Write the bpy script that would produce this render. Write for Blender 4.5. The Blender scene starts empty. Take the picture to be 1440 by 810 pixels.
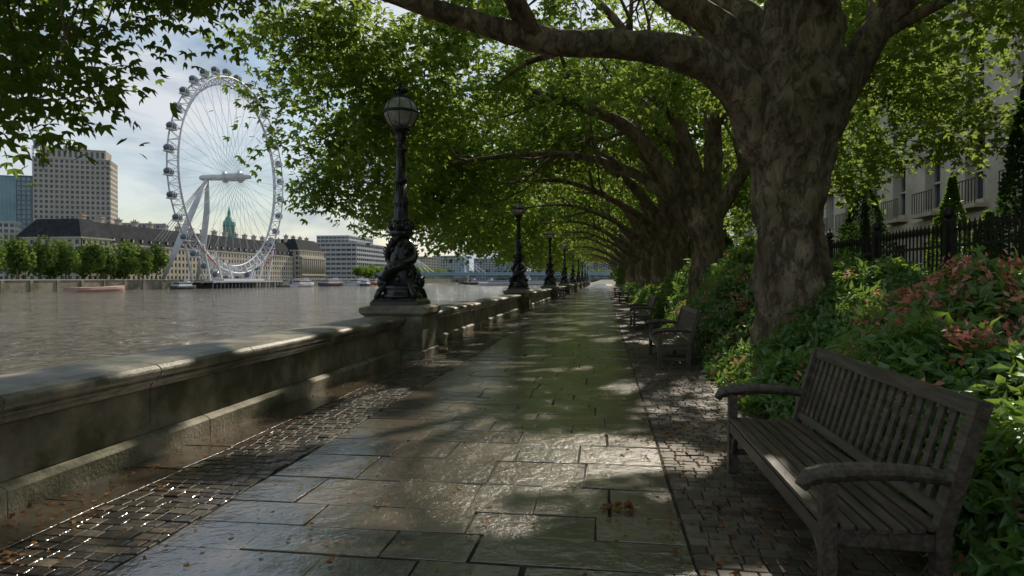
import bpy, math, random
import numpy as np
from mathutils import Vector, Matrix, noise as mnoise
R=random.Random(7); rng=np.random.default_rng(11)
scn=bpy.context.scene
scn.view_settings.view_transform='Standard'; scn.view_settings.look='None'; scn.view_settings.exposure=0
SUN=Vector((0.16,0.78,0.605)).normalized()
# ---------------------------------------------------------------- helpers
def link(o,parent=None):
    scn.collection.objects.link(o)
    if parent: o.parent=parent
    return o
def empty(name,loc=(0,0,0),rz=0):
    e=bpy.data.objects.new(name,None); e.location=loc; e.rotation_euler=(0,0,rz); e.empty_display_size=.2
    return link(e)
class MB:
    def __init__(s): s.v=[];s.f=[];s.m=[];s.mats=[];s.sm=[]
    def mi(s,m):
        if m not in s.mats: s.mats.append(m)
        return s.mats.index(m)
    def add(s,vs,fs,m,smooth=False):
        b=len(s.v); s.v.extend([tuple(v) for v in vs]); k=s.mi(m)
        for f in fs: s.f.append([b+i for i in f]); s.m.append(k); s.sm.append(smooth)
    def box(s,x0,x1,y0,y1,z0,z1,m):
        vs=[(x0,y0,z0),(x1,y0,z0),(x1,y1,z0),(x0,y1,z0),(x0,y0,z1),(x1,y0,z1),(x1,y1,z1),(x0,y1,z1)]
        s.add(vs,[(3,2,1,0),(4,5,6,7),(0,1,5,4),(1,2,6,5),(2,3,7,6),(3,0,4,7)],m)
    def frustum(s,cx,cy,z0,z1,a0,b0,a1,b1,m):
        vs=[(cx-a0,cy-b0,z0),(cx+a0,cy-b0,z0),(cx+a0,cy+b0,z0),(cx-a0,cy+b0,z0),(cx-a1,cy-b1,z1),(cx+a1,cy-b1,z1),(cx+a1,cy+b1,z1),(cx-a1,cy+b1,z1)]
        s.add(vs,[(3,2,1,0),(4,5,6,7),(0,1,5,4),(1,2,6,5),(2,3,7,6),(3,0,4,7)],m)
    def beam(s,p0,p1,w,h,m,up=(0,0,1)):
        p0=Vector(p0);p1=Vector(p1);d=(p1-p0).normalized();u=Vector(up)
        a=d.cross(u)
        if a.length<1e-4: a=d.cross(Vector((0,1,0)))
        a.normalize(); b=a.cross(d).normalized()
        vs=[]
        for p in (p0,p1):
            for sa,sb in ((-1,-1),(1,-1),(1,1),(-1,1)): vs.append(p+a*sa*w/2+b*sb*h/2)
        s.add(vs,[(3,2,1,0),(4,5,6,7),(0,1,5,4),(1,2,6,5),(2,3,7,6),(3,0,4,7)],m)
    def lathe(s,prof,c,m,n=24,smooth=True,flute=0,nf=0,sq=None):
        vs=[];fs=[]
        for (r,z) in prof:
            for i in range(n):
                a=2*math.pi*i/n; rr=r*(1+flute*math.cos(nf*a)) if nf else r
                vs.append((c[0]+rr*math.cos(a),c[1]+rr*math.sin(a),c[2]+z))
        k=len(prof)
        for j in range(k-1):
            for i in range(n):
                fs.append((j*n+i,j*n+(i+1)%n,(j+1)*n+(i+1)%n,(j+1)*n+i))
        fs.append(tuple(range(n))[::-1]); fs.append(tuple((k-1)*n+i for i in range(n)))
        s.add(vs,fs,m,smooth)
    def tube(s,pts,rad,m,n=8,disp=0.0,dfreq=2.0,flat=None,smooth=True,step=None,elong=None):
        P=[Vector(p) for p in pts]
        if step:
            Q=[];RR=[]
            for i in range(len(P)-1):
                p0=P[max(i-1,0)];p1=P[i];p2=P[i+1];p3=P[min(i+2,len(P)-1)]
                ns=max(1,int((p2-p1).length/step))
                for j in range(ns):
                    t=j/ns
                    q=0.5*((2*p1)+(p2-p0)*t+(2*p0-5*p1+4*p2-p3)*t*t+(3*p1-p0-3*p2+p3)*t**3)
                    Q.append(q);RR.append(rad[i]*(1-t)+rad[i+1]*t)
            Q.append(P[-1]);RR.append(rad[-1]);P=Q;rad=RR
        T=[(P[min(i+1,len(P)-1)]-P[max(i-1,0)]).normalized() for i in range(len(P))]
        a=T[0].orthogonal().normalized(); vs=[];fs=[]
        for i,p in enumerate(P):
            a=(a-T[i]*a.dot(T[i])).normalized(); b=T[i].cross(a)
            for k in range(n):
                th=2*math.pi*k/n; dv=a*math.cos(th)+b*math.sin(th)
                r=rad[i]
                if disp:
                    q=p+dv*r
                    r*=1+disp*(mnoise.noise(q*dfreq)+0.5*mnoise.noise(q*dfreq*2.7)+0.3*mnoise.noise(q*dfreq*6.1))
                v=p+dv*r
                vs.append(v)
        for i in range(len(P)-1):
            for k in range(n): fs.append((i*n+k,i*n+(k+1)%n,(i+1)*n+(k+1)%n,(i+1)*n+k))
        fs.append(tuple(range(n))[::-1]);fs.append(tuple((len(P)-1)*n+k for k in range(n)))
        s.add(vs,fs,m,smooth); return P
    def ell(s,c,r,m,n=12,k=8,smooth=True):
        vs=[];fs=[]
        for j in range(k+1):
            ph=math.pi*j/k
            for i in range(n):
                a=2*math.pi*i/n
                vs.append((c[0]+r[0]*math.sin(ph)*math.cos(a),c[1]+r[1]*math.sin(ph)*math.sin(a),c[2]-r[2]*math.cos(ph)))
        for j in range(k):
            for i in range(n): fs.append((j*n+i,j*n+(i+1)%n,(j+1)*n+(i+1)%n,(j+1)*n+i))
        s.add(vs,fs,m,smooth)
    def mesh(s,name):
        me=bpy.data.meshes.new(name); me.from_pydata(s.v,[],s.f)
        for m in s.mats: me.materials.append(m)
        me.polygons.foreach_set('material_index',s.m); me.polygons.foreach_set('use_smooth',s.sm); me.update(); return me
    def obj(s,name,parent=None,loc=None,rz=0,bevel=0):
        o=bpy.data.objects.new(name,s.mesh(name)); link(o,parent)
        if loc: o.location=loc
        o.rotation_euler=(0,0,rz)
        if bevel:
            b=o.modifiers.new('bevel','BEVEL'); b.width=bevel; b.segments=2; b.limit_method='ANGLE'
        return o
def np_mesh(name,V,F,mat,rnd=None,smooth=False):
    me=bpy.data.meshes.new(name); V=np.asarray(V,np.float32).reshape(-1,3); F=np.asarray(F,np.int32)
    me.vertices.add(len(V)); me.vertices.foreach_set('co',V.ravel())
    nf,k=F.shape; me.loops.add(nf*k); me.loops.foreach_set('vertex_index',F.ravel())
    me.polygons.add(nf); me.polygons.foreach_set('loop_start',np.arange(nf,dtype=np.int32)*k)
    me.polygons.foreach_set('use_smooth',np.full(nf,smooth))
    if rnd is not None:
        at=me.attributes.new('rnd','FLOAT','POINT'); at.data.foreach_set('value',np.asarray(rnd,np.float32))
    me.materials.append(mat); me.update(calc_edges=True); return me
def np_obj(name,me,parent=None,loc=(0,0,0)):
    o=bpy.data.objects.new(name,me); link(o,parent); o.location=loc; return o
_T=np.random.default_rng(5).random((32,32,32))
def vn(p,s,off=0):
    p=np.asarray(p,float)*s+off; i=np.floor(p).astype(int); f=p-i; f=f*f*(3-2*f); r=0
    for a in (0,1):
        for b in (0,1):
            for c in (0,1):
                w=(f[:,0] if a else 1-f[:,0])*(f[:,1] if b else 1-f[:,1])*(f[:,2] if c else 1-f[:,2])
                r=r+w*_T[(i[:,0]+a)%32,(i[:,1]+b)%32,(i[:,2]+c)%32]
    return r
def nrmz(a): return a/np.maximum(np.linalg.norm(a,axis=1,keepdims=True),1e-6)
# ---------------------------------------------------------------- node materials
def newmat(name):
    m=bpy.data.materials.new(name); m.use_nodes=True; nt=m.node_tree; nt.nodes.clear()
    out=nt.nodes.new('ShaderNodeOutputMaterial'); return m,nt,out
def N(nt,t,**k):
    n=nt.nodes.new(t)
    for a,b in k.items(): setattr(n,a,b)
    return n
def noisen(nt,vec,scale,detail=4,rough=.55,dist=0):
    n=N(nt,'ShaderNodeTexNoise'); n.inputs['Scale'].default_value=scale; n.inputs['Detail'].default_value=detail
    n.inputs['Roughness'].default_value=rough; n.inputs['Distortion'].default_value=dist
    nt.links.new(vec,n.inputs['Vector']); return n.outputs['Fac']
def ramp(nt,fac,stops):
    r=N(nt,'ShaderNodeValToRGB'); e=r.color_ramp.elements
    while len(e)<len(stops): e.new(.5)
    for i,(p,c) in enumerate(stops):
        e[i].position=p; e[i].color=(c[0],c[1],c[2],1) if not isinstance(c,(int,float)) else (c,c,c,1)
    nt.links.new(fac,r.inputs['Fac']); return r.outputs['Color']
def mixc(nt,fac,a,b,mode='MIX'):
    n=N(nt,'ShaderNodeMix',data_type='RGBA',blend_type=mode)
    for s,v in ((0,fac),(6,a),(7,b)):
        if isinstance(v,bpy.types.NodeSocket): nt.links.new(v,n.inputs[s])
        elif isinstance(v,(int,float)): n.inputs[s].default_value=v
        else: n.inputs[s].default_value=(v[0],v[1],v[2],1)
    return n.outputs[2]
def math_(nt,op,a,b=0.0,c=None,clamp=False):
    n=N(nt,'ShaderNodeMath',operation=op); n.use_clamp=clamp
    for i,v in enumerate((a,b,c)):
        if v is None: continue
        if isinstance(v,bpy.types.NodeSocket): nt.links.new(v,n.inputs[i])
        else: n.inputs[i].default_value=v
    return n.outputs[0]
def bumpn(nt,h,strength,dist=.02,prev=None):
    b=N(nt,'ShaderNodeBump'); b.inputs['Distance'].default_value=dist
    if isinstance(strength,bpy.types.NodeSocket): nt.links.new(strength,b.inputs['Strength'])
    else: b.inputs['Strength'].default_value=strength
    nt.links.new(h,b.inputs['Height'])
    if prev: nt.links.new(prev,b.inputs['Normal'])
    return b.outputs['Normal']
def coords(nt,scale=(1,1,1),kind='Object'):
    t=N(nt,'ShaderNodeTexCoord'); m=N(nt,'ShaderNodeMapping'); m.inputs['Scale'].default_value=scale
    nt.links.new(t.outputs[kind],m.inputs['Vector']); return m.outputs['Vector']
def pmat(name,c1,c2,scale=2,rough=.7,bump=.3,bscale=20,bdist=.02,metal=0,stretch=(1,1,1),c3=None,s3=.5,t3=(.5,.65),spec=.5):
    m,nt,out=newmat(name); p=N(nt,'ShaderNodeBsdfPrincipled'); v=coords(nt,stretch)
    f=noisen(nt,v,scale,4,.6); col=ramp(nt,f,[(.3,c1),(.7,c2)])
    if c3: col=mixc(nt,ramp(nt,noisen(nt,v,s3,5,.65),[(t3[0],0),(t3[1],1)]),col,c3)
    nt.links.new(col,p.inputs['Base Color']); p.inputs['Roughness'].default_value=rough; p.inputs['Metallic'].default_value=metal
    p.inputs['Specular IOR Level'].default_value=spec
    if bump: nt.links.new(bumpn(nt,noisen(nt,v,bscale,4,.6),bump,bdist),p.inputs['Normal'])
    nt.links.new(p.outputs[0],out.inputs[0]); return m
def leafmat(name,dark,light,trans,tw=.45,gl=.07):
    m,nt,out=newmat(name)
    a=N(nt,'ShaderNodeAttribute',attribute_name='rnd')
    c=ramp(nt,a.outputs['Fac'],[(.0,dark),(1,light)])
    d=N(nt,'ShaderNodeBsdfDiffuse'); nt.links.new(c,d.inputs[0])
    t=N(nt,'ShaderNodeBsdfTranslucent'); nt.links.new(mixc(nt,.7,c,trans),t.inputs[0])
    x=N(nt,'ShaderNodeMixShader'); x.inputs[0].default_value=tw; nt.links.new(d.outputs[0],x.inputs[1]); nt.links.new(t.outputs[0],x.inputs[2])
    last=x
    if gl:
        g=N(nt,'ShaderNodeBsdfGlossy'); g.inputs['Roughness'].default_value=.38; g.inputs[0].default_value=(.9,1,.9,1)
        y=N(nt,'ShaderNodeMixShader'); y.inputs[0].default_value=gl; nt.links.new(x.outputs[0],y.inputs[1]); nt.links.new(g.outputs[0],y.inputs[2]); last=y
    nt.links.new(last.outputs[0],out.inputs[0]); return m
M_leaf=leafmat('plane_leaf',(.04,.085,.018),(.12,.19,.04),(.47,.62,.10),.52,0)
M_bush=leafmat('shrub_leaf',(.035,.09,.018),(.13,.25,.05),(.36,.56,.08),.42,.06)
M_bushd=leafmat('dark_shrub_leaf',(.03,.065,.022),(.06,.12,.035),(.12,.22,.04),.3,0)
M_red=leafmat('flower_petal',(.60,.13,.10),(.85,.46,.38),(.85,.38,.28),.4,0)
M_far=leafmat('distant_leaf',(.055,.11,.028),(.12,.20,.05),(.34,.46,.09),.4,0)
M_litter=leafmat('dry_leaf',(.10,.045,.018),(.32,.16,.06),(.3,.14,.04),.15,0)
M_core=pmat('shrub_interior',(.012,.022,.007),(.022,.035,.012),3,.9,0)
M_stone=pmat('parapet_stone',(.21,.18,.125),(.38,.335,.25),1.6,.7,.8,30,.014,c3=(.08,.078,.034),s3=1.3,t3=(.40,.62))
M_cope=pmat('coping_stone',(.17,.15,.11),(.32,.28,.21),2.2,.5,.8,26,.014,c3=(.06,.063,.028),s3=2.0,t3=(.38,.60))
M_grout=pmat('mortar',(.022,.018,.013),(.045,.038,.028),8,.85,.5,40,spec=.2)
M_iron=pmat('cast_iron',(.006,.008,.008),(.016,.019,.018),6,.26,.25,30,.01,spec=.6)
M_wood=pmat('weathered_wood',(.034,.026,.019),(.14,.105,.074),3,.36,.7,14,.006,stretch=(14,1,14),spec=.5,c3=(.024,.017,.012),s3=1.2,t3=(.46,.66))
M_granite=pmat('granite',(.18,.165,.115),(.33,.305,.225),5,.7,.7,50,.008,c3=(.07,.072,.03),s3=1.6,t3=(.42,.66))
M_soil=pmat('soil',(.03,.022,.014),(.07,.055,.035),3,.9,.8,12,.03)
M_rail=pmat('railing_paint',(.008,.008,.008),(.014,.014,.014),6,.4,0)
def barkmat():
    m,nt,out=newmat('plane_bark'); p=N(nt,'ShaderNodeBsdfPrincipled'); v=coords(nt,(1,1,.45)); v2=coords(nt,(1,1,1))
    a=noisen(nt,v,2.6,6,.68,.6); c=ramp(nt,a,[(.3,(.085,.058,.034)),(.5,(.25,.185,.115)),(.70,(.46,.37,.25))])
    g=ramp(nt,noisen(nt,v2,.9,5,.7),[(.50,0),(.66,1)])
    c=mixc(nt,math_(nt,'MULTIPLY',g,.6),c,(.12,.13,.04))
    fl=ramp(nt,noisen(nt,v,7,6,.75,.8),[(.38,0),(.50,1)])
    c=mixc(nt,math_(nt,'SUBTRACT',.7,math_(nt,'MULTIPLY',fl,.7)),c,(.045,.03,.018))
    nt.links.new(c,p.inputs['Base Color']); p.inputs['Roughness'].default_value=.85
    b=bumpn(nt,fl,.8,.04); b=bumpn(nt,noisen(nt,v,24,6,.75),1.0,.05,b); nt.links.new(b,p.inputs['Normal'])
    nt.links.new(p.outputs[0],out.inputs[0]); return m
M_bark=barkmat()
def flagmat(name,c1,c2,wetbias,fine=40,cbs=.5,cio=1.8,spec=.7,ro=.26):
    m,nt,out=newmat(name); p=N(nt,'ShaderNodeBsdfPrincipled'); v=coords(nt)
    a=N(nt,'ShaderNodeAttribute',attribute_name='rnd')
    big=noisen(nt,v,3.5,5,.65)
    f=math_(nt,'ADD',math_(nt,'MULTIPLY',a.outputs['Fac'],.55),math_(nt,'MULTIPLY',big,.65))
    c=ramp(nt,f,[(.28,c1),(.85,c2)])
    c=mixc(nt,ramp(nt,noisen(nt,v,16,4,.7),[(.50,0),(.72,.65)]),c,(.05,.038,.024))
    sx=N(nt,'ShaderNodeSeparateXYZ'); nt.links.new(v,sx.inputs[0])
    n=noisen(nt,v,.8,5,.6,.5); n2=noisen(nt,v,4.0,4,.65)
    w=math_(nt,'ADD',math_(nt,'MULTIPLY',sx.outputs[0],-.12),math_(nt,'ADD',n,math_(nt,'MULTIPLY',n2,.5)))
    w=math_(nt,'ADD',w,math_(nt,'MULTIPLY',a.outputs['Fac'],-.14))
    w=math_(nt,'ADD',w,wetbias)
    wet=ramp(nt,w,[(.66,0),(.80,1)])
    c=mixc(nt,math_(nt,'MULTIPLY',wet,.85),c,mixc(nt,1,c,(.30,.30,.32),'MULTIPLY'))
    nt.links.new(c,p.inputs['Base Color'])
    nt.links.new(math_(nt,'ADD',math_(nt,'MULTIPLY',math_(nt,'SUBTRACT',1,wet),.2),ro),p.inputs['Roughness'])
    p.inputs['Specular IOR Level'].default_value=spec
    b=bumpn(nt,noisen(nt,v,6,5,.65),.7,.03); b=bumpn(nt,noisen(nt,v,fine,4,.7),.6,.008,b); nt.links.new(b,p.inputs['Normal'])
    nt.links.new(wet,p.inputs['Coat Weight']); p.inputs['Coat IOR'].default_value=cio
    nt.links.new(math_(nt,'ADD',.025,math_(nt,'MULTIPLY',n2,.15)),p.inputs['Coat Roughness'])
    cb=bumpn(nt,noisen(nt,v,6.5,4,.58),cbs,.03); nt.links.new(cb,p.inputs['Coat Normal'])
    nt.links.new(p.outputs[0],out.inputs[0]); return m
M_flag=flagmat('york_stone_flag',(.10,.075,.048),(.36,.28,.185),.31,cbs=.38,cio=1.9)
M_sett=flagmat('granite_sett',(.055,.044,.031),(.155,.125,.088),-.22,70,.5,1.35,.3,.42)
def watermat():
    m,nt,out=newmat('river_water'); p=N(nt,'ShaderNodeBsdfPrincipled'); v=coords(nt)
    c=ramp(nt,noisen(nt,v,.03,4,.6),[(.3,(.10,.085,.055)),(.7,(.175,.15,.10))])
    nt.links.new(c,p.inputs['Base Color']); p.inputs['Roughness'].default_value=.08; p.inputs['IOR'].default_value=1.33
    b=bumpn(nt,noisen(nt,coords(nt,(1,.4,1)),.6,5,.66,.6),1.0,2.2); b=bumpn(nt,noisen(nt,v,.1,4,.6,.4),1.0,6,b)
    nt.links.new(b,p.inputs['Normal']); nt.links.new(p.outputs[0],out.inputs[0]); return m
M_water=watermat()
M_ground=pmat('earth_and_grass',(.04,.05,.02),(.09,.085,.05),.08,.9,.3,2)
M_bankw=pmat('bank_wall_stone',(.16,.14,.10),(.26,.235,.17),.15,.8,0,c3=(.09,.085,.05),s3=.2)
M_white=pmat('white_steel',(.50,.52,.55),(.60,.62,.65),.1,.45,0)
M_pod=pmat('capsule_glass',(.06,.08,.10),(.14,.18,.22),.1,.12,0)
M_glass=pmat('window_glass',(.03,.04,.05),(.10,.12,.14),.15,.15,0)
M_port=pmat('portland_stone',(.38,.34,.265),(.50,.45,.36),.1,.8,0)
M_shell=pmat('tower_stone',(.36,.33,.28),(.45,.415,.36),.05,.8,0)
M_slate=pmat('roof_slate',(.02,.023,.027),(.045,.048,.052),.3,.95,0,spec=.1)
M_copper=pmat('copper_verdigris',(.08,.25,.20),(.14,.36,.29),.4,.6,0)
M_blueg=pmat('blue_glass',(.10,.20,.25),(.20,.33,.38),.06,.15,0)
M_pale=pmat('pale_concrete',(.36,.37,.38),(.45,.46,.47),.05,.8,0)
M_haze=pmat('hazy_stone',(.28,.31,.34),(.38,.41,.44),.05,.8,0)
M_steel=pmat('grey_steel',(.10,.12,.14),(.16,.18,.2),.1,.6,0)
M_bridge=pmat('blue_bridge_paint',(.20,.31,.38),(.28,.39,.46),.1,.5,0)
M_facade=pmat('warm_ashlar',(.50,.44,.34),(.64,.57,.45),.5,.8,.2,12,.01,c3=(.28,.25,.19),s3=.35,t3=(.5,.75))
M_redp=pmat('red_paint',(.35,.05,.04),(.42,.07,.05),.3,.5,0)
M_hull=pmat('boat_hull',(.03,.035,.05),(.07,.08,.1),.3,.5,0)
M_wash=pmat('barge_paint',(.38,.24,.19),(.46,.31,.26),.3,.7,0)
M_mull=pmat('window_frame',(.5,.48,.43),(.58,.55,.5),1,.6,0)
# ---------------------------------------------------------------- world, sun, camera
w=bpy.data.worlds.new('World'); scn.world=w; w.use_nodes=True; nt=w.node_tree; nt.nodes.clear()
sky=N(nt,'ShaderNodeTexSky',sky_type='NISHITA'); sky.sun_disc=False; sky.sun_elevation=math.asin(SUN.z); sky.sun_rotation=math.atan2(SUN.x,SUN.y)
sky.air_density=1.3; sky.dust_density=1.0
tc=N(nt,'ShaderNodeTexCoord'); mp=N(nt,'ShaderNodeMapping'); mp.inputs['Scale'].default_value=(1,1,2.6); mp.inputs['Location'].default_value=(.7,.2,.1)
nt.links.new(tc.outputs['Generated'],mp.inputs[0])
cl=noisen(nt,mp.outputs[0],2.4,8,.55,.3); cl2=noisen(nt,mp.outputs[0],5.0,8,.6,.4)
ccol=ramp(nt,cl2,[(.40,(2.5,3.3,4.3)),(.60,(6.2,6.5,6.8))])
col=mixc(nt,ramp(nt,cl,[(.40,.30),(.58,.95)]),sky.outputs[0],ccol)
bg=N(nt,'ShaderNodeBackground'); bg.inputs[1].default_value=.118; nt.links.new(col,bg.inputs[0])
ow=N(nt,'ShaderNodeOutputWorld'); nt.links.new(bg.outputs[0],ow.inputs[0])
sl=bpy.data.lights.new('sun','SUN'); sl.energy=4.8; sl.angle=math.radians(.8); sl.color=(1,.90,.74)
so=bpy.data.objects.new('sun',sl); link(so); so.rotation_euler=SUN.to_track_quat('Z','Y').to_euler(); so.location=(20,30,50)
cam=bpy.data.cameras.new('camera'); cam.lens=24; cam.sensor_width=36; cam.clip_end=9000; cam.clip_start=.05
co=bpy.data.objects.new('camera',cam); link(co); co.location=(0,0,1.6); co.rotation_euler=(math.radians(90-.78),0,math.radians(7.7)); scn.camera=co
# ---------------------------------------------------------------- ground, river
xs=[-5000,-237.2,-237,-4.6,-4.5,5000]; ys=[-600,1150,1152,8000]
vs=[];fs=[]
for y in ys:
    for i,x in enumerate(xs):
        z=-.06 if i in (0,1,4,5) else -7.0
        if y>=1152: z=-.06
        vs.append((x,y,z))
for j in range(3):
    for i in range(5): a=j*6+i; fs.append((a,a+1,a+7,a+6))
b=MB(); b.add(vs,fs,M_ground); b.obj('ground')
b=MB(); b.add([(-236.9,-600,-4),(-4.6,-600,-4),(-4.6,1151,-4),(-236.9,1151,-4)],[(0,1,2,3)],M_water); b.obj('river_water')
b=MB(); b.add([(-4.4,-12,-.013),(7,-12,-.013),(7,210,-.013),(-4.4,210,-.013)],[(0,1,2,3)],M_grout)
b.obj('path_bed')
b=MB(); b.add([(2.05,-12,-.006),(13.9,-12,-.006),(13.9,210,-.006),(2.05,210,-.006)],[(0,1,2,3)],M_soil); b.obj('planting_bed')
def blocks(name,rects,bev,hvar,tilt,jit,mat):
    rc=np.array(rects); n=len(rc); x0,x1,y0,y1=rc.T
    cx=(x0+x1)/2; cy=(y0+y1)/2; hx=(x1-x0)/2; hy=(y1-y0)/2
    h=rng.normal(0,hvar,n); tx=rng.normal(0,tilt,n); ty=rng.normal(0,tilt,n)
    V=np.zeros((n,12,3)); sg=[(-1,-1),(1,-1),(1,1),(-1,1)]
    for i,(a,c) in enumerate(sg):
        jx=rng.normal(0,jit,n); jy=rng.normal(0,jit,n)
        for L,(ins,dz) in enumerate(((0,-.03),(bev*.2,-bev*.8),(bev*1.0,0))):
            px=a*(hx-ins)+jx; py=c*(hy-ins)+jy
            V[:,L*4+i,0]=cx+px; V[:,L*4+i,1]=cy+py; V[:,L*4+i,2]=h+dz+px*tx+py*ty
    tf=[(8,9,10,11)]
    for L in (0,4):
        for i in range(4): tf.append((L+i,L+(i+1)%4,L+4+(i+1)%4,L+4+i))
    F=(np.array(tf)[None]+(np.arange(n)*12)[:,None,None]).reshape(-1,4)
    me=np_mesh(name,V,F,mat,np.repeat(rng.random(n),12)); return np_obj(name,me)
rects=[];y=-3.0
while y<200:
    cd=R.choice([.42,.5,.55,.62,.7]); x=-2.68
    while x<.5:
        wd=R.uniform(.45,1.1)
        if .5-(x+wd)<.35: wd=.5-x
        g=R.uniform(.003,.008); rects.append((x+g,x+wd-g,y+g,y+cd-g)); x+=wd
    y+=cd
y=-3.0
while y<200:
    cd=R.uniform(.7,1.2); rects.append((-4.01,-3.52,y+.005,y+cd-.005)); y+=cd
blocks('stone_flag_paving',rects,.003,.0022,.0065,.006,M_flag)
rects=[]
def setts(xa,xb,ymax):
    y=-3.0
    while y<ymax:
        cd=R.uniform(.095,.12); x=xa+R.uniform(-.03,.0)
        while x<xb-.03:
            wd=R.uniform(.10,.17); e=min(x+wd,xb)
            rects.append((max(x,xa)+.004,e-.004,y+.004,y+cd-.004)); x+=wd
        y+=cd
setts(-3.5,-2.69,90); setts(.51,2.05,90)
blocks('cobble_sett_paving',rects,.006,.0025,.014,.003,M_sett)
b=MB(); b.add([(-3.5,90,-.004),(-2.69,90,-.004),(-2.69,210,-.004),(-3.5,210,-.004),(.51,90,-.004),(2.05,90,-.004),(2.05,210,-.004),(.51,210,-.004)],[(0,1,2,3),(4,5,6,7)],M_sett); b.obj('footpath')
# parapet wall
def prism(mb,prof,y0,y1,m):
    n=len(prof); vs=[(x,y0,z) for x,z in prof]+[(x,y1,z) for x,z in prof]
    fs=[(i,n+i,n+(i+1)%n,(i+1)%n) for i in range(n)]; fs.append(tuple(range(n))); fs.append(tuple(range(2*n-1,n-1,-1)))
    mb.add(vs,fs,m)
b=MB()
body=[(-4.09,.20),(-4.09,.60),(-4.66,.60),(-4.66,.20)]
plin=[(-4.0,-.1),(-4.0,.16),(-4.03,.185),(-4.08,.2),(-4.70,.2),(-4.70,-.1)]
cope=[(-4.08,.602),(-4.05,.615),(-4.035,.65),(-4.015,.67),(-3.985,.675),(-3.975,.685),(-3.972,.70),(-3.98,.712),(-3.955,.73),(-3.94,.75),(-3.935,.775),(-3.945,.80),(-3.98,.825),(-4.1,.845),(-4.5,.855),(-4.72,.84),(-4.76,.80),(-4.76,.70),(-4.68,.602)]
core=[(-4.10,-.2),(-4.10,.8),(-4.6,.8),(-4.6,-.2)]
prism(b,core,-6,205,M_grout); b.box(-4.9,-4.45,-6,1150,-6,-.08,M_bankw)
def run(prof,L,off,m,g=.006,jit=0.0):
    y=-6+off
    while y<200:
        dx=R.uniform(-jit,jit); dz=R.uniform(-jit,jit)*.5
        prism(b,[(x+dx,z+dz) for x,z in prof],y+g,y+L-g,m); y+=L
run(plin,2.4,.5,M_stone,.004,.003); run(body,1.95,0,M_stone,.005,.004); run(cope,1.62,.3,M_cope,.004,.003)
b.obj('parapet_wall',bevel=.006)
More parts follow.
